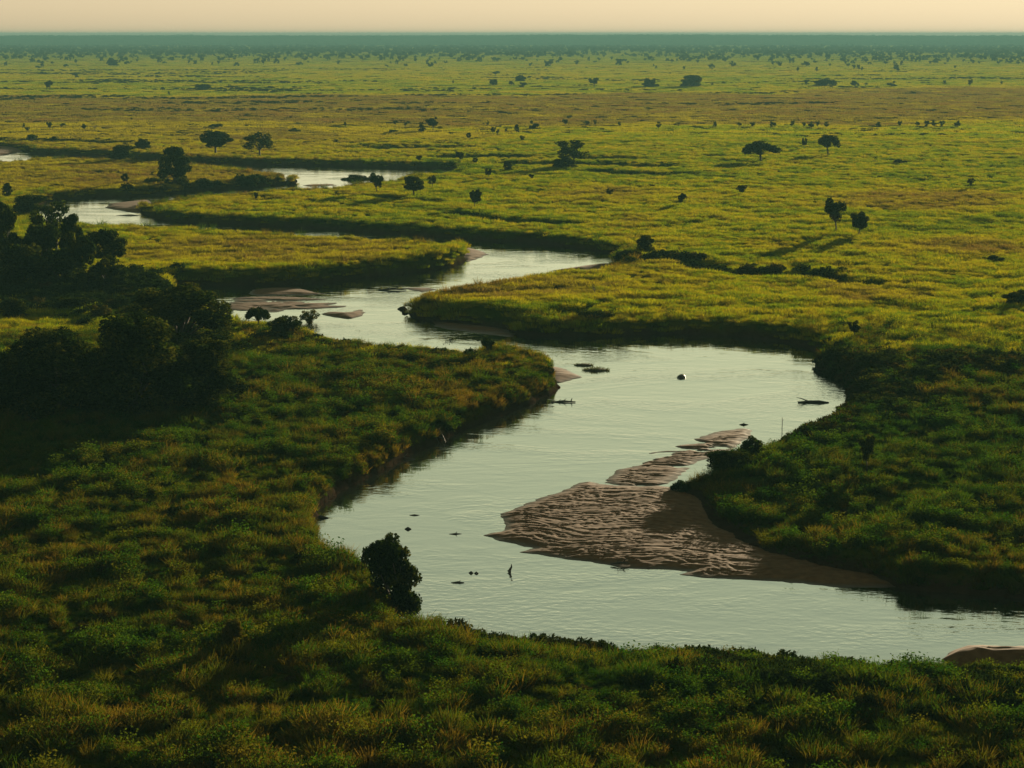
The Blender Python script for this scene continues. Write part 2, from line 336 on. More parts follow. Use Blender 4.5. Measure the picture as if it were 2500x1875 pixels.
# ------------------------------------------------------------------ sandbars
def sandbar(label, pts, top=.35, ripple=.12, cell=.35, slope=5.0, holes=0.0, z=WZ, wl=(2.6, .9), name='sandbar'):
    P = np.array([at(x, y, z) for x, y in pts])
    x0, y0 = P.min(0) - 2; x1, y1 = P.max(0) + 2
    cell = max(cell, math.sqrt((x1 - x0) * (y1 - y0) / 330000))
    xs = np.arange(x0, x1, cell); ys = np.arange(y0, y1, cell); X, Y = np.meshgrid(xs, ys); X = X.ravel(); Y = Y.ravel()
    d, _ = signed(X, Y, P); d = -d + (fbm(X, Y * 2.2, 3.5, 71) - .5) * 1.2
    rp = 0
    if ripple:
        wx_ = X + (fbm(X, Y, 5, 73) - .5) * 5; wy_ = Y + (fbm(X, Y, 7, 74) - .5) * 4 + X * .12
        def ridge(sc, el, sd):
            q = np.abs(fbm(wx_ / el, wy_, sc, sd, 2) - .5) * 2; return 1 - np.clip(q * 2.2, 0, 1)
        rp = ridge(wl[0], 3.2, 75) * .7 + ridge(wl[1], 2.6, 78) * .45 + fbm(X / 2, Y, .8, 79, 2) * .3
        rp = (rp - .55) * ripple * 2
    hz = top * np.tanh(d / slope * 2) + rp * np.clip(d / 2.0, .15, 1) - holes * sstep(.5, .66, fbm(X, Y * 1.8, 7, 77))
    hz = np.where(d < 0, np.minimum(d * .3, hz), hz)
    n, m = len(ys), len(xs)
    k = (hz > -.35).reshape(n, m); q = k[:-1, :-1] | k[1:, :-1] | k[:-1, 1:] | k[1:, 1:]
    a = (np.arange(n - 1)[:, None] * m + np.arange(m - 1)[None, :])[q]
    F = np.stack([a, a + 1, a + m + 1, a + m], -1)
    us, inv = np.unique(F, return_inverse=True); F = inv.reshape(F.shape)
    wet = sstep(.17, .02, hz[us])
    o = link(name, mesh_from(name, np.stack([X[us], Y[us], WZ + hz[us]], 1), F, M['sand'], True, {'wet': wet}))
    tag(o, label, 'sandbar', kind='structure'); return o
sandbar('large rippled sandbar jutting from the right bank', [(1225,1254),(1251,1247),(1274,1232),(1312,1220),(1373,1197),(1418,1178),(1441,1175),(1460,1182),(1498,1186),(1562,1188),(1602,1186),(1660,1190),(1720,1215),(1760,1280),(1850,1330),(1960,1362),(2060,1385),(2150,1405),(2200,1432),(2169,1436),(2040,1434),(1907,1422),(1823,1417),(1752,1411),(1657,1403),(1680,1396),(1616,1392),(1502,1384),(1426,1373),(1373,1362),(1274,1348),(1304,1338),(1259,1330),(1213,1319),(1187,1308),(1228,1292),(1232,1273)], .38, .062, .13, wl=(.7, .33))
sandbar('broken wet sandbar with shallow pools above the large bar', [(1479,1178),(1487,1163),(1509,1146),(1544,1140),(1536,1127),(1574,1116),(1581,1106),(1627,1099),(1650,1089),(1673,1082),(1711,1066),(1768,1051),(1847,1044),(1832,1064),(1806,1084),(1772,1102),(1712,1128),(1672,1148),(1648,1168),(1612,1188),(1540,1188)], .19, .06, .15, 3, .27, wl=(.8, .4))
sandbar('sunlit flat sandbar under the dark bank in midstream', [(603,717),(617,708),(660,702),(728,703),(750,708),(771,714),(800,718),(739,721),(626,721)], .35, .04)
sandbar('streaked braided sandbar behind the dark shore trees', [(549,738),(558,731),(592,725),(649,724),(716,725),(800,730),(802,732),(745,740),(827,738),(829,741),(798,745),(850,746),(843,750),(762,756),(700,756),(689,763),(603,763),(554,754)], .17, .07, .3, 3, .14)
sandbar('small brown sandbar alone in the bright water', [(784,767),(798,761),(847,763),(881,756),(890,763),(888,769),(857,779),(802,773)], .5, .03)
sandbar('pinkish sandy tip of the brown grassy peninsula', [(1110,604),(1150,606),(1175,612),(1192,622),(1175,628),(1160,634),(1140,640),(1115,625)], .5, .05)
sandbar('sandy spit at the end of the leafy left bank', [(1175,858),(1232,858),(1267,868),(1300,878),(1330,888),(1372,899),(1400,909),(1425,921),(1395,928),(1360,936),(1325,925),(1310,900),(1240,880)], .4, .05)
sandbar('pale sandbar below the green tongue of land', [(258,508),(266,498),(300,494),(361,488),(375,500),(350,520),(320,519),(285,513)], .55, .04)
sandbar('low dark sliver of sand off the green tongue', [(278,526),(320,523),(350,527),(320,529)], .2, .02)
sandbar('pink sandy shore at the far left bend', [(-100,354),(0,358),(60,362),(52,371),(25,377),(0,379),(-100,384)], .7, .05, .6)
sandbar('humped sandbank in the near right corner', [(2306,1612),(2320,1596),(2345,1588),(2420,1588),(2500,1590),(2680,1595),(2680,1650),(2500,1640),(2310,1632)], 1.0, .10, .15, 3)
sandbar('shaded gravel strip under the grassy point', [(1050,784),(1120,786),(1200,797),(1235,803),(1258,815),(1250,824),(1180,816),(1110,807),(1065,798)], .12, .05)
sandbar('thin sand streak in the far bright reach', [(738,453),(760,450),(812,449),(822,452),(790,455),(750,455)], .3, .02)
sandbar('narrow sandy beach behind the bush on the point', [(1340,662),(1380,656),(1420,650),(1460,644),(1500,644),(1500,654),(1430,660)], .5, .03)
sandbar('thin dark sandbar off the tip of the grassy point', [(976,704),(1000,702),(1050,702),(1064,707),(1030,714)], .2, .03)

# ------------------------------------------------------------------ plant prototypes for ground cover (kept out of the scene, instanced by geometry nodes)
rng = np.random.default_rng(11)
def blades(n, rad, hmin, hmax, wid, lean, rng, seg=2, droop=.5):
    """n curved tapering blades, each its own little strip"""
    a = rng.uniform(0, 2 * math.pi, n); q = rad * np.sqrt(rng.uniform(0, 1, n))
    bx, by = q * np.cos(a), q * np.sin(a)
    ang = a + rng.normal(0, .8, n); ln = lean * (.25 + q / max(rad, 1e-6)) * rng.uniform(.5, 1.3, n)
    hh = rng.uniform(hmin, hmax, n) * (1 - .35 * (q / max(rad, 1e-6)) ** 2); fa = rng.uniform(0, math.pi, n)
    sx, sy = np.cos(fa) * wid * .5, np.sin(fa) * wid * .5
    V = []; 
    for s in range(seg + 1):
        f = s / seg; k = ln * hh * (f * .7 + droop * f * f)
        cx_, cy_ = bx + np.cos(ang) * k, by + np.sin(ang) * k; cz = hh * (f - .22 * ln * f * f) - .06
        tw = 1 - .75 * f
        V += [np.stack([cx_ - sx * tw, cy_ - sy * tw, cz], 1), np.stack([cx_ + sx * tw, cy_ + sy * tw, cz], 1)]
    V = np.stack(V, 1); k = V.shape[1]; base = np.arange(n)[:, None] * k
    F = np.concatenate([np.concatenate([base + 2 * s, base + 2 * s + 1, base + 2 * s + 3, base + 2 * s + 2], 1) for s in range(seg)])
    return V.reshape(-1, 3), F
def leaves(C, size, rng, flat=.0, aspect=1.6):
    n = len(C); u = rng.normal(size=(n, 3)); u /= np.linalg.norm(u, axis=1)[:, None]
    v = rng.normal(size=(n, 3)); v[:, 2] += flat * 2; v -= u * (u * v).sum(1)[:, None]; v /= np.linalg.norm(v, axis=1)[:, None]
    s = size * rng.uniform(.6, 1.4, n)[:, None]
    V = np.stack([C - u * s * aspect * .5, C + v * s * .4, C + u * s * aspect * .5, C - v * s * .4], 1)
    return V.reshape(-1, 3), np.arange(4 * n).reshape(n, 4)
def proto(name, V, F, mat, coll, attrs=None):
    o = bpy.data.objects.new(name, mesh_from(name, V, F, mat, False, attrs)); coll.objects.link(o); return o
def scatter(name, x, y, z, s, idx, tn, coll, label, cat, sz=None, tilt=0.0, seed=3):
    """one ground-cover object: points carrying instances of the plants in coll"""
    n = len(x); g = np.random.default_rng(seed)
    me = mesh_from(name, np.stack([x, y, z], 1), [], None, False, {'size': s, 'tone': tn, 'tall': s if sz is None else sz, 'turn': g.uniform(0, 6.283, n), 'tx': g.normal(0, tilt, n), 'ty': g.normal(0, tilt, n)})
    a = me.attributes.new('pick', 'INT', 'POINT'); a.data.foreach_set('value', np.asarray(idx, np.int32))
    o = link(name, me); tag(o, label, cat, kind='stuff')
    t = bpy.data.node_groups.new(name + '_nodes', 'GeometryNodeTree')
    t.interface.new_socket('Geometry', in_out='INPUT', socket_type='NodeSocketGeometry'); t.interface.new_socket('Geometry', in_out='OUTPUT', socket_type='NodeSocketGeometry')
    L = t.links.new; gi = t.nodes.new('NodeGroupInput'); go = t.nodes.new('NodeGroupOutput')
    ci = t.nodes.new('GeometryNodeCollectionInfo'); ci.inputs['Collection'].default_value = coll; ci.inputs['Separate Children'].default_value = True; ci.inputs['Reset Children'].default_value = True
    ip = t.nodes.new('GeometryNodeInstanceOnPoints'); ip.inputs['Pick Instance'].default_value = True
    def attr(nm, ty='FLOAT'):
        q = t.nodes.new('GeometryNodeInputNamedAttribute'); q.data_type = ty; q.inputs[0].default_value = nm
        return next(s_ for s_ in q.outputs if s_.enabled)
    cr = t.nodes.new('ShaderNodeCombineXYZ'); L(attr('tx'), cr.inputs[0]); L(attr('ty'), cr.inputs[1]); L(attr('turn'), cr.inputs[2])
    cs = t.nodes.new('ShaderNodeCombineXYZ'); L(attr('size'), cs.inputs[0]); L(attr('size'), cs.inputs[1]); L(attr('tall'), cs.inputs[2])
    L(gi.outputs[0], ip.inputs['Points']); L(ci.outputs[0], ip.inputs['Instance']); L(attr('pick', 'INT'), ip.inputs['Instance Index'])
    L(cr.outputs[0], ip.inputs['Rotation']); L(cs.outputs[0], ip.inputs['Scale']); L(ip.outputs[0], go.inputs[0])
    md = o.modifiers.new('plants', 'NODES'); md.node_group = t
    return o
def polar(n, r0, r1, power, rng, half=18.6):
    """random points with density ~ r**-power between two radii"""
    u = rng.uniform(0, 1, n); e = 2 - power
    r = (r0 ** e + u * (r1 ** e - r0 ** e)) ** (1 / e) if abs(e) > 1e-6 else r0 * (r1 / r0) ** u
    a = R(half) * rng.uniform(-1, 1, n)
    return r * np.sin(a), r * np.cos(a)

c_near = bpy.data.collections.new('near_grass_kinds')
for k in range(5):
    V, F = blades(58, .42 if k < 3 else .3, .35, 1.0 if k != 2 else 1.45, .042, .34 + .08 * k, rng, 3); proto('grass_tuft_%d' % k, V, F, M['grass'], c_near)
for k in range(3):                                         # leafy weeds among the grass
    C = np.clip(rng.normal(size=(230, 3)), -1.7, 1.7) * (.34, .34, .3 + .14 * k); C[:, 2] = np.abs(C[:, 2]) + .1
    V, F = leaves(C, .078, rng, .5); V2, F2 = blades(14, .25, .6, 1.1, .03, .3, rng, 2)
    proto('leafy_weed_%d' % k, np.concatenate([V, V2]), np.concatenate([F, F2 + len(V)]), M['grass'], c_near)
c_mid = bpy.data.collections.new('mid_grass_kinds')
for k in range(4):
    V, F = blades(120, 1.3, .4, 1.0, .085, .5, rng, 2); proto('grass_patch_%d' % k, V, F, M['grass_mid'], c_mid)
c_far = bpy.data.collections.new('far_grass_kinds')
for k in range(4):
    V, F = blades(130, 4.5, .35, .9, .36, .6, rng, 2); proto('grass_swathe_%d' % k, V, F, M['grass_far'], c_far)

def sow(n, r0, r1, power, rng, minz=.35):
    x, y = polar(n, r0, r1, power, rng); z, d = height(x, y, True)
    k = (d > .25) & (z > WZ + minz); return x[k], y[k], z[k], d[k]
x, y, z, d = sow(158000, 100, 315, 1.0, rng); k = rng.uniform(0, 1, len(x)) > sstep(262, 315, np.hypot(x, y)); x, y, z, d = x[k], y[k], z[k], d[k]
lump = sstep(.42, .62, .58 * fbm(x, y, 2.3, 81, 2) + .42 * vnoise(x, y, 1.0, 82)); tn = np.clip(tone(x, y) - .06 + .18 * lump, 0, 1)
s = (.26 + (.46 + .66 * vnoise(x, y, 5, 84)) * lump) * rng.uniform(.75, 1.3, len(x)); idx = rng.integers(0, 5, len(x)); wd = rng.uniform(0, 1, len(x)) < .10 + .4 * sstep(.5, .65, fbm(x, y, 6, 87, 2)); idx = np.where(wd, rng.integers(5, 8, len(x)), idx); tn = np.where(wd, tn * .5, tn)
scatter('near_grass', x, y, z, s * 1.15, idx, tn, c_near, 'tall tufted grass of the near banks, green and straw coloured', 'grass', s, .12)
x, y, z, d = sow(82000, 255, 860, 1.3, rng); k = rng.uniform(0, 1, len(x)) < sstep(255, 305, np.hypot(x, y)); x, y, z, d = x[k], y[k], z[k], d[k]
lump = sstep(.3, .72, fbm(x, y, 5, 83, 3)); s = (.6 + .62 * lump) * rng.uniform(.8, 1.2, len(x))
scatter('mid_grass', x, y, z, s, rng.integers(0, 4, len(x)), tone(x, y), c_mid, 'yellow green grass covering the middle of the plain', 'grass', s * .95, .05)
gx_, gy_ = [], []
for (a_, b_) in zip(RIV, np.roll(RIV, -1, 0)):            # a fringe of taller grass leaning over the banks
    L_ = math.hypot(b_[0] - a_[0], b_[1] - a_[1]); n_ = int(L_ * 3.2)
    if L_ > 120: continue
    q = rng.uniform(0, 1, n_); nx_, ny_ = -(b_[1] - a_[1]) / L_, (b_[0] - a_[0]) / L_; k_ = rng.uniform(-5, 5, n_)
    gx_.append(a_[0] + q * (b_[0] - a_[0]) + nx_ * k_); gy_.append(a_[1] + q * (b_[1] - a_[1]) + ny_ * k_)
x = np.concatenate(gx_); y = np.concatenate(gy_); z, d = height(x, y, True); k = (d > .5) & (z > WZ + .7) & (fbm(x, y, 5, 98, 2) > .40); x, y, z, d = x[k], y[k], z[k], d[k]
s = rng.uniform(.7, 1.35, len(x)) * np.clip(np.hypot(x, y) / 260, .85, 1.5)
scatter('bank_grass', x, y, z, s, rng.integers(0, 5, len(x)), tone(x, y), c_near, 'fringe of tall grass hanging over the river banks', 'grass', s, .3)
x, y, z, d = sow(78000, 820, 7600, 1.65, rng)
s = rng.uniform(.8, 1.3, len(x)) * np.clip(np.hypot(x, y) / 1400, .7, 3.6); lump = fbm(x, y, 40, 85, 2)
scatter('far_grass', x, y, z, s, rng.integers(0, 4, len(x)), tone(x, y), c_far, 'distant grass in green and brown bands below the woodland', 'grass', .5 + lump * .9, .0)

# dark low shrubs along the banks
c_shrub = bpy.data.collections.new('shrub_kinds')
for k in range(4):
    C = rng.normal(size=(420, 3)); C /= np.linalg.norm(C, axis=1)[:, None]; C *= rng.uniform(.55, 1.0, 420)[:, None] ** .5; C[:, 2] = np.abs(C[:, 2]) * .8
    C *= (1 + .25 * np.sin(C[:, :1] * 7 + k) * np.cos(C[:, 1:2] * 6)); V, F = leaves(C, .17, rng, .3)
    V2, F2 = blades(26, .7, .8, 1.25, .03, .5, rng, 2)
    proto('low_shrub_%d' % k, np.concatenate([V, V2]), np.concatenate([F, F2 + len(V)]), M['shrub'], c_shrub)
x, y, z, d = sow(2600, 102, 300, 1.0, np.random.default_rng(41)); k = fbm(x, y, 14, 97, 2) > .47; x, y, z = x[k], y[k], z[k]
s = np.random.default_rng(42).uniform(.3, .85, len(x))
scatter('near_scrub', x, y, z - .1, s, np.random.default_rng(43).integers(0, 4, len(x)), np.random.default_rng(44).uniform(.2, 1, len(x)), c_shrub, 'knee-high leafy scrub dotted through the near grass', 'scrub', s * 1.1)
def along(n, px, rng, jx, jy, z=-.3):
    """points near a line of the land given in photo pixels"""
    P = np.array(px, float); seg = np.hypot(*(P[1:] - P[:-1]).T); cum = np.concatenate([[0], np.cumsum(seg)])
    t = rng.uniform(0, cum[-1], n); X = np.interp(t, cum, P[:, 0]) + rng.normal(0, jx, n); Y = np.interp(t, cum, P[:, 1]) + rng.normal(0, jy, n)
    q = np.array([at(a, b, z) for a, b in zip(X, Y)]); return q[:, 0], q[:, 1]
def belt(name, n, px, jx, jy, smin, smax, label, tn=.4, z=-.3, seed=5, dmin=.1):
    g = np.random.default_rng(seed); x, y = along(n, px, g, jx, jy, z); zz, d = height(x, y, True); k = (d > dmin) & (zz > WZ - .1)
    x, y, zz = x[k], y[k], zz[k]; s = g.uniform(smin, smax, len(x))
    return scatter(name, x, y, zz - .1, s, g.integers(0, 4, len(x)), np.clip(tn + g.normal(0, .2, len(x)), 0, 1), c_shrub, label, 'undergrowth', s * g.uniform(.7, 1.2, len(x)), .1, seed)
belt('bank_undergrowth', 1300, [(1660,1620),(1850,1650),(2000,1670),(2250,1710),(2500,1740)], 40, 34, .5, 1.2, 'dark scrub slope above the water in the near right corner', .25, -.8, 17)
belt('bank_undergrowth', 800, [(1010,1522),(1230,1558),(1500,1592),(1750,1615),(2000,1640),(2250,1660),(2500,1660)], 26, 12, .5, 1.1, 'dark tangled undergrowth along the near water edge', .5, -1.0)
belt('bank_undergrowth', 480, [(2010,900),(2090,930),(2170,960),(2230,990)], 75, 34, .7, 1.5, 'dark brown scrub spreading inland from the pool bend', .42, -.8, 16)
belt('bank_undergrowth', 420, [(2000,905),(2080,950),(2110,1000),(2040,1040),(1960,1075)], 22, 16, .7, 1.5, 'dark low thicket at the bend of the pool', .55, -1.0, 6)
belt('bank_undergrowth', 240, [(2040,870),(2150,890),(2280,900),(2420,890),(2520,900)], 25, 12, .9, 1.9, 'dark thicket belt between pool bend and right edge', .5, 0, 7)
belt('bank_undergrowth', 160, [(1500,640),(1600,640),(1700,640),(1760,668),(1900,672),(2040,684)], 14, 5, .9, 1.9, 'dark scrub filling the dry gully', .5, -.8, 8)
belt('bank_undergrowth', 260, [(0,700),(150,710),(280,700),(400,705)], 30, 14, 1.0, 2.2, 'dark undergrowth below the left trees', .3, 0, 9)
belt('bank_undergrowth', 300, [(0,735),(150,742),(300,735),(420,715)], 40, 16, .8, 1.8, 'dark undergrowth between the left trees and the thicket', .2, 0, 18)
belt('bank_undergrowth', 170, [(560,800),(700,815),(800,820),(1000,850),(1180,880)], 30, 12, .6, 1.2, 'green bushy undergrowth along the left bank top', .4, .3, 10)
belt('bank_undergrowth', 200, [(300,478),(360,474),(450,462),(560,456),(690,440)], 10, 4, 1.2, 2.4, 'dark bushes overhanging the far left channel', .3, -.6, 11)
belt('bank_undergrowth', 120, [(1620,1190),(1680,1150),(1760,1115),(1840,1085)], 14, 10, .7, 1.3, 'bushy growth on the tip of the green bar', .3, -1.2, 12)

x, y = polar(60000, 420, 2600, 1.2, rng); z, d = height(x, y, True); px_, py_ = proj(x, y, z)
q = fbm(x / 3.2, y, 55, 95, 3) + .10 * sstep(1300, 500, px_) * sstep(520, 440, py_) ; k = (q > .715 + .03 * sstep(900, 1500, np.hypot(x, y))) & (d > 1); x, y, z = x[k], y[k], z[k]
s = rng.uniform(.5, 1.5, len(x)) * np.clip(np.hypot(x, y) / 900, .8, 1.6)
scatter('low_scrub', x, y, z - .1, s, rng.integers(0, 4, len(x)), rng.uniform(.1, .7, len(x)), c_shrub, 'low dark scrub lines across the middle plain', 'scrub', s * .7)

# ------------------------------------------------------------------ trees and bushes
def tube(pts, radii, k=7):
    P = np.array(pts, float); n = len(P); V = []
    for i in range(n):
        d = P[min(i + 1, n - 1)] - P[max(i - 1, 0)]; d /= np.linalg.norm(d) + 1e-9
        a = np.cross(d, (0.31, 0.95, .05)); a /= np.linalg.norm(a) + 1e-9; b = np.cross(d, a)
        for j in range(k):
            q = 2 * math.pi * j / k; V.append(P[i] + radii[i] * (a * math.cos(q) + b * math.sin(q)))
    F = [[i * k + j, i * k + (j + 1) % k, (i + 1) * k + (j + 1) % k, (i + 1) * k + j] for i in range(n - 1) for j in range(k)]
    return np.array(V), np.array(F)
def join(parts):
    V = []; F = []; o = 0
    for v, f in parts: V.append(v); F.append(f + o); o += len(v)
    return np.concatenate(V), np.concatenate(F)
SPEC = {  # lobes, leaves, leaf size, trunk fork height, trunk radius
    'umbrella': (34, 6500, .040, .34, .030), 'round': (30, 9000, .036, .30, .032), 'vase': (18, 3600, .045, .34, .030),
    'bush': (34, 11000, .034, .12, .03), 'lean': (40, 13000, .030, .12, .03), 'tall': (34, 9000, .034, .25, .035), 'airy': (24, 1900, .045, .3, .024),
    'clump': (80, 30000, .020, .15, .03), 'bare': (14, 60, .05, .25, .022), 'dot': (10, 420, .12, .3, .04), 'dome': (14, 700, .11, .1, .04)}
def lobes_for(kind, g, n):
    a = g.uniform(0, 2 * math.pi, n); q = np.sqrt(g.uniform(0, 1, n))
    if kind == 'umbrella':
        c = np.stack([np.cos(a) * q * .42, np.sin(a) * q * .42, .80 + g.normal(0, .04, n) - .30 * q ** 2.2], 1); r = np.stack([g.uniform(.09, .16, n)] * 2 + [g.uniform(.10, .17, n)], 1)
    elif kind in ('bush', 'dome'):
        zz = g.uniform(0.08, .85, n); m = np.sqrt(np.clip(1 - (zz / 1.02) ** 2.2, 0, 1)); c = np.stack([np.cos(a) * q * .44 * m, np.sin(a) * q * .44 * m, zz * .96], 1); r = np.stack([g.uniform(.10, .18, n)] * 2 + [g.uniform(.10, .17, n)], 1)
    elif kind == 'clump':
        zz = g.uniform(0.06, .88, n); m = np.sqrt(np.clip(1 - (zz / 1.0) ** 2.0, 0, 1)); c = np.stack([np.cos(a) * q * .46 * m, np.sin(a) * q * .46 * m, zz], 1); r = np.stack([g.uniform(.07, .13, n)] * 2 + [g.uniform(.08, .14, n)], 1)
    elif kind == 'tall':
        zz = g.uniform(.18, .92, n); m = np.interp(zz, [.15, .35, .6, .8, 1], [.55, .95, .8, .55, .2]); c = np.stack([np.cos(a) * q * .42 * m + .06 * np.sin(zz * 7), np.sin(a) * q * .42 * m, zz], 1); r = np.stack([g.uniform(.09, .16, n)] * 2 + [g.uniform(.06, .10, n)], 1)
    elif kind == 'lean':
        zz = g.uniform(0.08, .88, n); m = np.interp(zz, [0, .3, .7, 1], [.5, .9, .72, .3]); c = np.stack([np.cos(a) * q * .34 * m + (.42 - zz) * .42, np.sin(a) * q * .34 * m, zz * .97], 1); r = np.stack([g.uniform(.08, .17, n)] * 2 + [g.uniform(.06, .12, n)], 1)
    elif kind in ('vase', 'dot'):
        zz = g.uniform(.42, .9, n); m = np.interp(zz, [.4, .6, .8, 1], [.35, .85, 1, .5]); c = np.stack([np.cos(a) * q * .42 * m, np.sin(a) * q * .42 * m, zz], 1); c[:, :2] += g.normal(0, .07, 2); r = np.stack([g.uniform(.09, .21, n)] * 2 + [g.uniform(.06, .15, n)], 1)
    else:
        zz = g.uniform(.36, .88, n); m = np.sqrt(np.clip(1 - ((zz - .62) / .36) ** 2, .1, 1)); c = np.stack([np.cos(a) * q * .44 * m, np.sin(a) * q * .44 * m, zz], 1); r = np.stack([g.uniform(.09, .16, n)] * 2 + [g.uniform(.07, .12, n)], 1)
    return c, r
CACHE = {}
def tree_meshes(kind, seed, pale=False):
    key = (kind, seed, pale)
    if key in CACHE: return CACHE[key]
    g = np.random.default_rng(1000 + seed * 37 + len(kind) * 101); nl, nf, ls, fork, tr = SPEC[kind]
    c, r = lobes_for(kind, g, nl)
    if kind == 'airy': r *= .95
    w_ = r.prod(1) ** .5; li = g.choice(nl, nf, p=w_ / w_.sum())
    u = g.normal(size=(nf, 3)); u /= np.linalg.norm(u, axis=1)[:, None]; rad = g.uniform(.35, 1.08, nf) ** .6
    C = c[li] + u * r[li] * rad[:, None]
    C[:, 2] = np.maximum(C[:, 2], .01)
    V, F = leaves(C, ls, g, .35)
    lobtone = g.uniform(.1, .9, nl)[li]; tn_ = np.repeat(np.clip(lobtone + g.normal(0, .12, nf), 0, 1), 4)
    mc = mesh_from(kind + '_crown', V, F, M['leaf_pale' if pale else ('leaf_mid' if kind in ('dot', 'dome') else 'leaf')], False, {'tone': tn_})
    parts = []
    lean = g.normal(0, .03, 2); top = np.array([lean[0], lean[1], fork])
    stems = 1 if kind in ('umbrella', 'round', 'vase', 'dot', 'tall', 'airy') else 3
    for s_ in range(stems):
        off = np.array([0, 0, 0]) if stems == 1 else np.append(g.normal(0, .05, 2), 0)
        parts.append(tube([off + (0, 0, -.08), off + (lean[0] * .2, lean[1] * .2, fork * .15), off * .7 + top * (.5, .5, .55), top], [tr * 1.6, tr * 1.15, tr * .95, tr * .85]))
    for i in g.permutation(nl)[:min(nl, 12 if kind != 'bare' else 14)]:
        e = c[i]; mid_ = top * .45 + e * .55 + np.append(g.normal(0, .03, 2), -.03)
        parts.append(tube([top - (0, 0, .03), mid_, e], [tr * .62, tr * .36, tr * .1], 5))
        if kind in ('bare', 'airy'):
            for _ in range(5):
                q = e + g.normal(size=3) * (.12, .12, .09); parts.append(tube([mid_ * .5 + e * .5, (mid_ + e) * .25 + q * .5 + g.normal(0, .015, 3), q], [tr * .25, tr * .16, tr * .06], 4))
    V, F = join(parts); mt = mesh_from(kind + '_trunk', V, F, M['bark'], True)
    CACHE[key] = (mc, mt); return CACHE[key]
GROUND_N = 0
def plant(kind, seed, x, yb, yt, wpx, label, cat='tree', group=None, pale=False, name=None, sink=0.0, rot=None):
    X, Y = at(x, yb, 0)
    for _ in range(3): z = h1(X, Y); X, Y = at(x, yb, z)
    dp = depth(X, Y, z); H = (yb - yt) / FPX * dp / .985; W = wpx / FPX * dp
    mc, mt = tree_meshes(kind, seed, pale)
    nm = name or ('bush' if cat in ('bush', 'shrub') else 'tree')
    e = bpy.data.objects.new(nm, None); col.objects.link(e); e.empty_display_size = .5
    e.location = (X, Y, z - sink); e.scale = (W, W, H); e.rotation_euler = (0, 0, random.Random(int(x * 7 + yb)).uniform(0, 6.28) if rot is None else rot)
    tag(e, label, cat, group)
    t_ = link('trunk' if kind not in ('bush', 'clump', 'dome', 'lean') else 'stems', mt, e); c_ = link('crown' if kind != 'bare' else 'foliage', mc, e)
    return e
exec_list = []
T = plant
# trees on the right-hand plain
T('umbrella',1,1857,394,343,92,'wide flat-topped acacia casting a long shadow on the bright plain')
T('umbrella',2,2022,377,326,60,'mushroom-shaped acacia with a lopsided crown, right of the widest acacia')
T('vase',1,1963,364,336,16,'thin little tree standing between the two flat-topped acacias')
T('vase',2,1812,478,450,28,'small wedge-crowned tree on bright grass below the widest acacia')
T('airy',1,2370,461,432,20,'sparse small tree near the right edge above the brown grass belt')
T('vase',4,2042,570,488,63,'taller left tree of the dark pair on the right plain')
T('round',3,2095,576,512,50,'shorter right tree of the dark pair on the right plain')
T('vase',1,2085,826,782,34,'small lone tree on the grass rim above the pool bend')
T('round',4,1159,507,459,32,'dark egg-shaped tree alone on the grass above the middle reach')
T('round',5,1010,480,428,57,'broad round tree on the far bank of the bright tongue')
T('vase',4,920,474,425,42,'dark tree on a short trunk before the bush by far water')
T('airy',2,1056,459,428,28,'thin-leaved small tree right of the broad round bank tree')
T('airy',3,1400,404,340,92,'loose spreading tree rising over a dark bush in the middle plain')
T('bush',1,1377,410,376,62,'dark bush under the loose spreading tree','bush')
T('vase',5,1122,396,370,24,'small dark tree beside the brown streak left of centre')
T('vase',2,1024,396,379,17,'tiny tree left of the dark streaked gullies')
T('vase',3,1157,402,385,15,'pale little tree just right of the small dark tree')
T('bush',2,1240,416,390,26,'ragged small bush tree at the end of the far dark bank','bush')
T('vase',1,1193,436,410,20,'small tree before the dark far bank right of the river')
T('vase',4,1298,440,425,16,'tiny round tree in front of the dark far gully')
T('airy',4,1489,481,459,20,'thin grey bush tree amid the white-flecked field','tree')
T('vase',5,1663,504,471,25,'heart-shaped small tree on bright grass in the middle right')
T('bush',3,1577,616,570,48,'dark round bush tree at the head of the dry gully','bush')
T('bush',4,1450,826,749,118,'big dark bush leaning over the river from the bank','bush')
T('bare',1,1451,717,688,22,'bare grey sapling on the brown grass point')
T('dome',1,2197,399,388,36,'low dark mound bush right of the acacias','bush')
T('dome',2,2313,436,428,17,'little dark bush left of the sparse right-edge tree','bush')
T('dome',3,1591,458,449,24,'low dome bush near the white-flecked field','bush')
T('bush',1,2485,742,706,84,'dark bush mass cut by the right edge of the photo','bush')
T('dome',1,2430,640,622,46,'low wide bush on the brown belt at far right','bush')
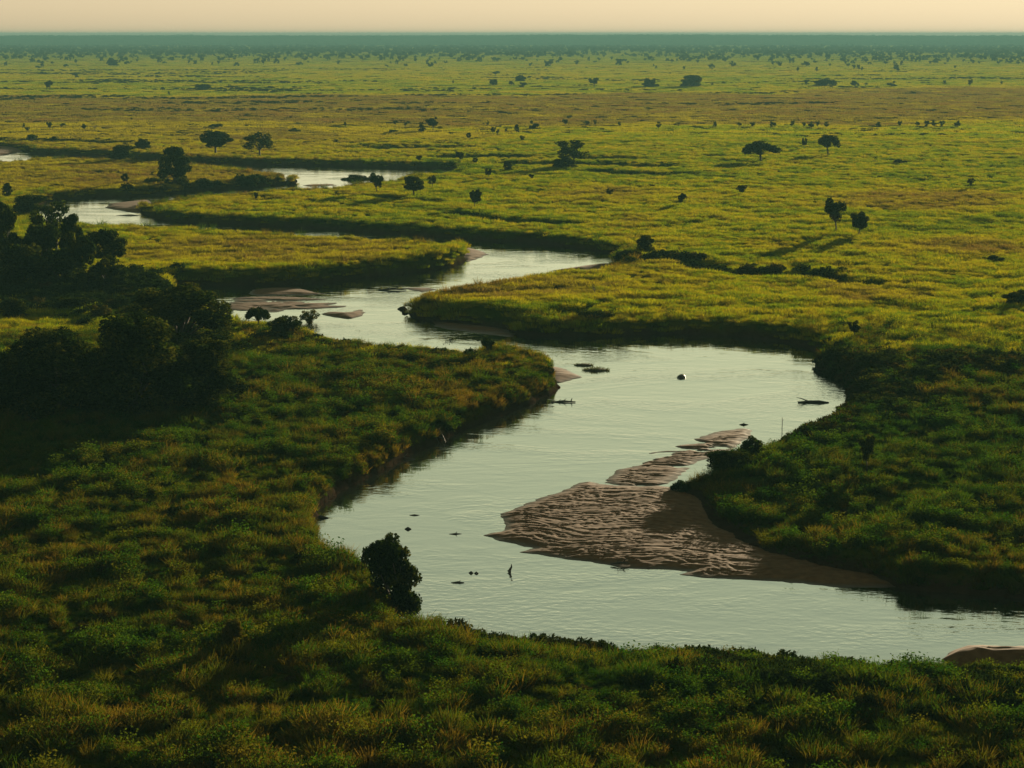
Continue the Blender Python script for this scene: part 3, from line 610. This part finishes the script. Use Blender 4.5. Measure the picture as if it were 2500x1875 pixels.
# the middle distance row
MD = [('tall',1,1029,324,297,20,'left narrow tree of the close pair on the mid plain'),('round',1,1057,318,285,32,'right round tree of the close pair on the mid plain'),
 ('vase',1,1204,329,309,14,'dark upright tree at the bright field edge, left of a small twin'),('dot',2,1214,334,316,10,'small twin tree touching the dark upright one'),
 ('dot',3,1234,324,313,9,'tiny tree between the twins and the split tree'),('tall',2,1262,325,303,16,'narrow split tree at the left start of the bright field'),
 ('vase',3,1147,343,324,14,'reddish little tree below the mid plain pair'),('dot',5,1276,347,330,14,'dot-like tree inside the bright field edge'),
 ('dome',2,1304,314,293,25,'rounded bush just beyond the bright field edge'),('dot',1,1379,309,289,16,'small dark tree in the brown band near centre'),
 ('dot',2,1430,310,295,17,'wide small tree right of the lone one in brown band'),('dot',3,1453,310,292,10,'thin upright tree beside the wide small one'),
 ('dot',4,1608,318,297,15,'oval tree on the edge line right of centre'),('dot',5,1513,310,297,10,'faint little tree on the edge line near centre'),
 ('dot',1,965,307,293,14,'faint tree up left of the mid plain pair'),('dot',2,989,312,298,13,'second faint tree nearer the mid plain pair'),
 ('dot',3,844,312,297,9,'thin tree alone in brown grass left of centre'),('dot',4,1190,310,294,9,'thin tree above the dark upright one'),('dome',3,959,325,316,36,'flat dark bush below the two faint trees')]
for q in MD: T(*q, cat='bush' if q[0] == 'dome' else 'tree')
for k, (x_, w_, h_) in enumerate([(1745,10,15),(1804,9,12),(1838,14,13),(1886,14,15),(1933,10,17),(1962,8,14),(1981,13,16),(1997,12,15),(2018,14,13),(2144,12,14),(2195,13,17),(2238,9,14),(2262,12,18),(2281,15,18),(2300,12,17),(2337,13,18)]):
    T('dot' if k % 3 else 'dome', 1 + k % 5, x_, 311 + (k % 3), 311 - h_, w_ + 3, 'small tree in the broken row along the far edge of the bright field', 'tree', 'row of small trees at the bright field edge')
FAR = [('vase',2,1450,212,189,31,'three-lobed tree on the far field line near centre'),('bush',1,1588,212,189,40,'round hazy bush tree left of the largest far dome'),
 ('bush',2,1690,211,181,57,'largest hazy dome tree on the far field line'),('bush',3,2015,210,192,58,'wide flat hazy dome right of the largest far dome'),
 ('dot',1,1969,208,193,15,'small tree touching the wide flat dome'),('dome',1,2087,211,196,24,'pointed hazy bush right of the wide flat dome'),('dome',2,2177,211,197,24,'second pointed hazy bush further right'),
 ('dot',2,2113,211,202,10,'tiny tree between the two pointed hazy bushes'),('dot',3,2444,208,198,11,'tiny far tree close to the right edge'),('dot',4,1738,210,201,11,'tiny tree right of the largest far dome'),
 ('dot',5,2368,212,193,14,'upright hazy tree at far right of the far field line'),('dot',1,2305,208,195,10,'slim hazy tree left of the upright far right one'),
 ('dome',3,1277,213,200,24,'dark round bush at left of the far field line'),('dome',1,1249,208,197,16,'small bush next to the dark round far bush'),
 ('bush',4,1204,208,192,22,'taller hazy bush left of two round far bushes'),('bush',1,1272,199,182,27,'hazy bush tree behind the dark round far bush'),('dot',2,1210,185,174,22,'faint far tree cluster high above the far bushes'),
 ('dot',3,1105,206,196,9,'single faint tree left of the far bush group'),('dome',2,1314,213,208,34,'low hedge-like bush on the far field line'),
 ('bush',2,275,160,144,34,'dark hazy dome tree at the woodland edge upper left'),('dome',3,184,189,177,17,'round bush alone on the upper left brown field'),('vase',4,121,222,197,22,'dark wedge-crowned tree alone at upper left'),
 ('bush',3,494,220,204,48,'wide low bush on the upper left field line'),('dome',1,397,220,212,16,'little bush left of the wide low one'),('dome',2,306,219,212,10,'tiny bush far left of the wide low one'),
 ('dome',3,659,217,209,13,'square little bush right of the wide low one'),('dot',4,562,216,206,13,'faint little tree between low bush and square bush'),('dot',5,413,235,222,7,'spindly tree just below the far field line'),
 ('dot',1,643,160,143,13,'slim hazy tree at the woodland edge, upper left middle'),('dot',2,129,159,150,10,'small tree left of the dark hazy dome'),('dot',3,187,157,144,11,'upright tree close left of the dark hazy dome')]
for q in FAR: T(*q, cat='bush' if q[0] in ('dome',) else 'tree')
# left of the river, middle distance
T('round',2,526,376,318,84,'large dark round tree beyond the far left channel')
T('airy',2,634,382,324,95,'pale spreading tree right of the large round one')
T('bush',4,303,391,352,60,'dark dense bush by the upper left bend','bush')
T('bush',1,350,363,336,44,'dark bush behind the dense bush at upper left','bush')
T('tall',3,430,477,353,92,'tall ragged dark tree at the waterside of the far left channel')
T('vase',3,310,452,424,21,'small block-crowned tree left of the tall ragged tree')
T('bush',2,375,474,430,64,'dark thick bush at the foot of the tall ragged tree','bush')
T('tall',2,18,484,446,34,'small dark tree at left edge above the round thicket')
T('bush',3,137,482,446,54,'dark bush on the bank right of the left edge tree','bush')
T('bush',4,80,524,473,98,'rounded dark thicket at left beside the pale water','bush')
T('vase',2,625,492,468,12,'thin sapling on the green tongue of land')
T('bush',1,872,449,425,86,'low rounded bush against the bright far reach','bush')
T('bush',2,927,577,550,25,'small bush growing on the shaded bank face','bush')
ML = [('dot',1,122,318,296,18,'dark small tree in the left row above the far bend'),('dot',2,150,314,301,18,'round small tree right of the dark one in left row'),('dot',3,208,320,302,17,'bushy small tree at the right end of the left row'),
 ('bare',2,232,318,299,18,'bare leafless tree beside the left row'),('dot',4,57,312,301,10,'faint small tree at the left end of the left row'),('dot',5,68,322,310,12,'low tree under the faint one in left row'),('dot',1,322,295,286,9,'tiny lone tree in brown grass at upper left'),
 ('dome',1,528,311,302,48,'flat dark bush on the plain behind the large round tree'),('dome',2,721,323,311,34,'low dark bushes on the plain left of centre'),('dome',3,78,346,327,34,'dark bush on the far left bank top'),('dome',1,129,346,332,26,'second dark bush on the far left bank top')]
for q in ML: T(*q, cat='bush' if q[0] == 'dome' else 'tree')
# the left-hand stand of trees
T('round',5,262,664,554,108,'dark round-crowned tree with forked trunk at right of the left stand')
T('round',1,193,694,563,84,'dark tree with a pale straight trunk in the left stand')
T('airy',4,140,642,488,112,'tall feathery tree overlapping the pale water at left')
T('tall',1,75,664,583,66,'squat dark tree in the middle of the left stand')
T('tall',2,10,650,490,92,'tall dark tree cut by the left edge of the photo')
T('bush',3,282,706,668,72,'dark bush on the shaded bank under the left stand','bush')
T('bush',4,175,756,722,98,'wide dark bush in front of the left stand','bush')
T('bush',1,245,774,742,60,'yellow green leafy bush right of the wide dark bush','bush',pale=True)
T('bush',2,35,775,723,78,'olive bush clump at the left edge under the stand','bush')
# the great dark thicket
T('clump',1,435,866,694,340,'huge dark spreading tree mass backed by the river shallows')
T('clump',2,325,1010,757,330,'biggest dark thicket tree, domed, nearest of the left mass')
T('clump',3,140,1000,805,300,'lower dark thicket sloping to the left edge')
T('clump',4,490,985,826,230,'thicket shoulder with sunlit leaves at the right of the mass')
T('clump',5,20,1010,850,220,'darkest thicket bush cut by the left edge below the mass')
T('round',6,110,668,545,90,'dark leafy tree filling the gap in the left stand')
T('round',7,45,676,560,80,'dark low-branched tree near the left edge of the stand')
T('tall',4,175,665,520,70,'upright dark tree behind the pale-trunked one in the stand')
T('bush',3,120,700,640,110,'dark shrubby undergrowth bush beneath the middle of the left stand','bush')
T('bush',1,30,705,640,90,'dark shrubby bush beneath the stand at the left edge','bush')
T('bush',2,215,712,660,80,'dark shrubby bush beside the pale trunk in the stand','bush')
T('bush',2,150,700,598,160,'broad dark bushy tree hiding the trunks in the middle of the left stand')
T('bush',3,52,700,585,140,'broad dark bushy tree hiding the trunks at the left edge of the stand')
T('bush',1,262,702,618,96,'bushy dark growth at the foot of the forked trunk in the stand','bush')
# along the left bank by the pool
T('umbrella',3,630,800,746,60,'small umbrella tree silhouetted against the braided sandbar')
T('bush',3,698,820,767,86,'dark double bush right of the small umbrella tree','bush')
T('airy',1,757,806,752,50,'wispy thin-leaved shrub beside the dark double bush','shrub',pale=True)
T('bare',3,875,828,803,24,'bare twiggy shrub on the grassy left shore','shrub')
T('bare',4,1093,854,820,44,'bare branching shrub against the water of the upper pool','shrub')
T('vase',4,1192,870,826,38,'small leafy tree on the sandy edge of the left bank')
T('airy',3,1158,853,829,32,'thin leafy shrub left of the small leafy tree','shrub')
T('bush',4,1325,948,890,74,'tall dark grassy bush at the tip of the left bank','bush')
T('bush',1,1288,968,920,74,'bright leafy bush hanging over the cut bank','bush',pale=True)
T('lean',2,968,1508,1285,172,'dark leafy bush rising over the near water','bush',rot=.25)
T('bush',3,2118,1738,1683,84,'glossy round bush in the near right grass','bush')
T('bush',4,569,1588,1505,62,'pale yellow bush in the near left grass','bush',pale=True)
T('vase',5,2117,1150,1062,42,'dark thin little tree in the lush grass of the right bar')
T('bush',1,1836,1106,1060,62,'round dark bush at the water edge of the right bar','bush')
T('bush',2,1780,1146,1094,140,'wide dark bush on the point of the right bar','bush')

# scattered trees before the woodland, and the woodland itself
g = np.random.default_rng(77)
mc_, mt_ = tree_meshes('dot', 2)
for k in range(170):
    r_ = 2150 + 1900 * g.uniform() ** .8; a_ = R(16) * g.uniform(-1, 1)
    if math.degrees(a_) < 3 and r_ < 2700: r_ = 2750 + g.uniform(0, 1300)
    X, Y = r_ * math.sin(a_), r_ * math.cos(a_); H = g.uniform(4, 8); W = H * g.uniform(.6, 1.1)
    mc_, mt_ = tree_meshes('dot' if g.uniform() < .75 else 'dome', 1 + int(g.integers(0, 5)))
    e = bpy.data.objects.new('tree', None); col.objects.link(e); e.location = (X, Y, h1(X, Y)); e.scale = (W, W, H); e.rotation_euler = (0, 0, g.uniform(0, 6))
    tag(e, 'small hazy tree scattered over the plain before the woodland', 'tree', 'scattered trees before the woodland')
    link('trunk', mt_, e); link('crown', mc_, e)
c_wood = bpy.data.collections.new('woodland_kinds')
for k in range(5):
    mc_, mt_ = tree_meshes('dot' if k < 3 else 'dome', k + 1)
    V = np.empty(len(mc_.vertices) * 3, np.float32); mc_.vertices.foreach_get('co', V); V = V.reshape(-1, 3)
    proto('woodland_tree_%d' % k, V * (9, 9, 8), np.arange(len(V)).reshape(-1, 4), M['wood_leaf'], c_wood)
x, y = polar(15000, 2500, 6900, .9, g); r_ = np.hypot(x, y)
pr_ = .03 + 1.9 * sstep(2700, 6200, r_ + 900 * (fbm(x, y * .5, 900, 90) - .5) + 350 * sstep(0, 1200, x)) ** 1.3; keep = g.uniform(0, 1, len(x)) < pr_ * np.clip(3.2 * (fbm(x, y, 230, 91) - .27), .05, 1.4)
x, y = x[keep], y[keep]; s = g.uniform(.55, 1.15, len(x))
x2, y2 = polar(2300, 9050, 9700, 0, g); x3, y3 = polar(500, 7500, 9000, 0, g); x2 = np.concatenate([x2, x3]); y2 = np.concatenate([y2, y3]); x = np.concatenate([x, x2]); y = np.concatenate([y, y2]); s = np.concatenate([s, g.uniform(.45, .8, len(x2))])
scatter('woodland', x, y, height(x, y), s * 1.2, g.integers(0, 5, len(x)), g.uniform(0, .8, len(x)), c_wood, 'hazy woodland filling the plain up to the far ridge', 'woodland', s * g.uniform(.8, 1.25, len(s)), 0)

# ------------------------------------------------------------------ things in the water
def inwater(x, y): X, Y = at(x, y, WZ); return X, Y
def blob(n_u, n_v, fn):
    V = [fn(i / (n_u), j / n_v) for j in range(n_v + 1) for i in range(n_u)]
    F = [[j * n_u + i, j * n_u + (i + 1) % n_u, (j + 1) * n_u + (i + 1) % n_u, (j + 1) * n_u + i] for j in range(n_v) for i in range(n_u)]
    return np.array(V), np.array(F)
def hippo(x, y, label):
    X, Y = inwater(x, y)
    def body(u, v):
        a = 2 * math.pi * u; t = v                                  # spine from rump to muzzle
        zz = np.interp(t, [0, .08, .3, .55, .68, .78, .9, 1], [-.2, .28, .42, .34, .05, .16, .05, -.2])
        rr_ = np.interp(t, [0, .08, .3, .55, .68, .78, .9, 1], [.02, .5, .72, .62, .38, .36, .34, .02])
        return (np.cos(a) * rr_ * .95, t * 2.9 - 1.3, zz - .35 + np.sin(a) * rr_ * .8)
    V, F = blob(18, 26, body); e = link('hippo', mesh_from('hippo', V, F, M['hide'], True)); e.location = (X, Y, WZ); e.rotation_euler = (0, 0, R(150)); e.scale = (.8, .85, .72)
    tag(e, label, 'hippo')
    for s_ in (-1, 1):
        vv, ff = blob(8, 5, lambda u, v: (.06 * math.sin(math.pi * v) * math.cos(6.283 * u) + .2 * s_, .85 + .03 * math.sin(6.283 * u) * math.sin(math.pi * v), .05 + .16 * v))
        link('ear', mesh_from('hippo_ear', vv, ff, M['hide'], True), e)
hippo(1662, 922, 'dark wet hippo with its rounded back above the pool')
def drift(label, x, y, segs, cat='driftwood', name='driftwood', z=0.0):
    X, Y = inwater(x, y); V, F = join([tube(p, r, 6) for p, r in segs])
    o = link(name, mesh_from(name, V, F, M['wood'], True)); o.location = (X, Y, WZ + z); tag(o, label, cat); return o
drift('forked dark log floating at the right side of the pool', 1984, 983, [([(-1.9,0,.05),(-.6,.1,.14),(.8,0,.16),(2.1,-.1,.03)],[.09,.14,.16,.07]),([(-.6,.1,.12),(-1.3,-.5,.18),(-2.1,-.8,.3)],[.1,.07,.03]),([(-.5,.1,.15),(-1.4,.5,.45),(-2.0,.7,.55)],[.09,.06,.02])], 'log')
drift('thin upright stake in the shallows above the wet sandbar', 1909, 1044, [([(0,0,-.5),(.03,0,.5),(.0,0,1.25)],[.05,.04,.03]),([(.02,0,.8),(.2,0,1.0)],[.025,.012])], 'stake', 'stake')
drift('dark crooked stump sticking out of the near water', 1245, 1397, [([(0,0,-.5),(-.04,0,.15),(.14,0,.5),(.12,0,.75)],[.14,.14,.08,.03]),([(-.04,0,.1),(-.25,0,.12)],[.08,.03])], 'stump', 'stump')
drift('spiky driftwood caught in the current off the left bank tip', 1375, 982, [([(-1.6,.1,.0),(0,0,.14),(1.6,-.1,.08)],[.06,.14,.06]),([(0,0,.1),(.4,0,.5)],[.08,.02]),([(1,0,.1),(1.15,0,.55)],[.09,.04]),([(-.6,0,.1),(-.3,0,.4)],[.06,.02])])
drift('left lump of two driftwood lumps in the near water', 1150, 1399, [([(-.2,0,-.02),(0,0,.1),(.22,0,-.02)],[.05,.1,.04])])
drift('right lump of two driftwood lumps in the near water', 1163, 1400, [([(-.18,0,-.02),(0,0,.1),(.2,0,-.02)],[.05,.09,.04])])
drift('flat floating stick below the two lumps', 1118, 1423, [([(-.6,0,.0),(0,.05,.06),(.55,0,.02)],[.04,.08,.03]),([(0,0,.05),(.25,.1,.22)],[.04,.015])])
drift('floating chunk of wood off the cut bank corner', 996, 1292, [([(-.3,0,0),(0,0,.12),(.32,0,.0)],[.06,.13,.05])])
drift('small twig in the ripple beyond the floating chunk', 1012, 1258, [([(-.5,0,0),(0,0,.05),(.5,0,0)],[.03,.06,.02])])
drift('branching twig in the ripple left of the big sandbar', 1112, 1304, [([(-.6,0,0),(0,0,.06),(.6,.1,0)],[.03,.06,.02]),([(0,0,.05),(.15,0,.25)],[.04,.02])])
drift('washed-up branch on the lower edge of the big sandbar', 1515, 1381, [([(-.9,0,.1),(0,0,.25),(.8,0,.2)],[.06,.1,.04]),([(.2,0,.25),(.5,0,.6)],[.06,.02]),([(-.3,0,.2),(-.2,.1,.5)],[.05,.02])], z=.05)
drift('tangled driftwood stranded upstream of the grassy point', 958, 709, [([(-2.6,0,.05),(0,.3,.25),(2.6,0,.1)],[.12,.2,.06]),([(0,.3,.2),(1.2,1,.6)],[.12,.04]),([(-1,0,.2),(-.4,0,.7)],[.1,.03])])
drift('dark snag against the foot of the left cut bank', 782, 1265, [([(-.7,0,.0),(0,0,.14),(.8,0,.03)],[.08,.16,.05])])
drift('small dark debris floating near the shallow sandbar top', 1815, 1037, [([(-.5,0,0),(0,0,.1),(.6,0,0)],[.05,.1,.04]),([(0,0,.1),(.1,0,.3)],[.05,.02])])
drift('tangle of bare roots hanging from the left cut bank', 1062, 1078, [([(-1.6,1.2,1.3),(-.9,.3,.7),(-.4,-.6,0)],[.1,.08,.04]),([(-.6,1.3,1.4),(0,.2,.8),(.5,-.8,.0)],[.09,.07,.03]),([(.4,1.3,1.3),(1.0,.1,.5),(1.3,-.7,.05)],[.08,.06,.03]),([(-1.2,.8,1.0),(.2,.0,.6),(1.6,-.2,.4)],[.06,.05,.03])], 'roots', 'roots')
drift('pale broken branch lying at the foot of the cut bank', 985, 1120, [([(-1.2,.4,.5),(0,0,.15),(1.3,-.2,.05)],[.05,.08,.03]),([(0,0,.15),(.5,.4,.6)],[.05,.02])], 'branch', 'branch')
def islet(label, x, y, s, seed):
    X, Y = inwater(x, y); g = np.random.default_rng(seed)
    V, F = blades(420, 1.0, .2, .55, .05, .5, g, 2); V *= (s * 1.5, s * .8, s)
    e = bpy.data.objects.new('grass_islet', None); col.objects.link(e); e.location = (X, Y, WZ); tag(e, label, 'islet')
    vv, ff = blob(16, 5, lambda u, v: (math.cos(6.283 * u) * s * 1.5 * math.cos(v * 1.57), math.sin(6.283 * u) * s * .85 * math.cos(v * 1.57), -.1 + .35 * math.sin(v * 1.57)))
    link('mud_base', mesh_from('mud_base', vv, ff, M['bark'], True), e)
    a = mesh_from('islet_grass', V, F, M['leaf_pale'], False, {'tone': np.full(len(V), .1)}); link('grass', a, e)
islet('grassy islet in the channel below the big leaning bush', 1456, 904, 1.3, 3)
islet('smaller grassy islet left of the grassy islet', 1425, 892, .9, 4)

# ------------------------------------------------------------------ haze
hv = [(x_, y_, z_) for z_ in (-6, 51) for y_ in (-14000, 14000) for x_ in (-14000, 14000)]
hz = link('haze', mesh_from('haze', np.array(hv), np.array([[0, 2, 3, 1], [4, 5, 7, 6], [0, 1, 5, 4], [2, 6, 7, 3], [0, 4, 6, 2], [1, 3, 7, 5]])))
m, t = newmat('haze_air'); pv = N(t, 'ShaderNodeVolumePrincipled'); pv.inputs['Color'].default_value = (.105, .24, .255, 1); pv.inputs['Density'].default_value = 1.45e-4; pv.inputs['Anisotropy'].default_value = .1
o_ = N(t, 'ShaderNodeOutputMaterial'); t.links.new(pv.outputs[0], o_.inputs['Volume']); hz.data.materials.append(m)
tag(hz, 'thin bluish evening haze over the whole plain', 'haze', kind='stuff')
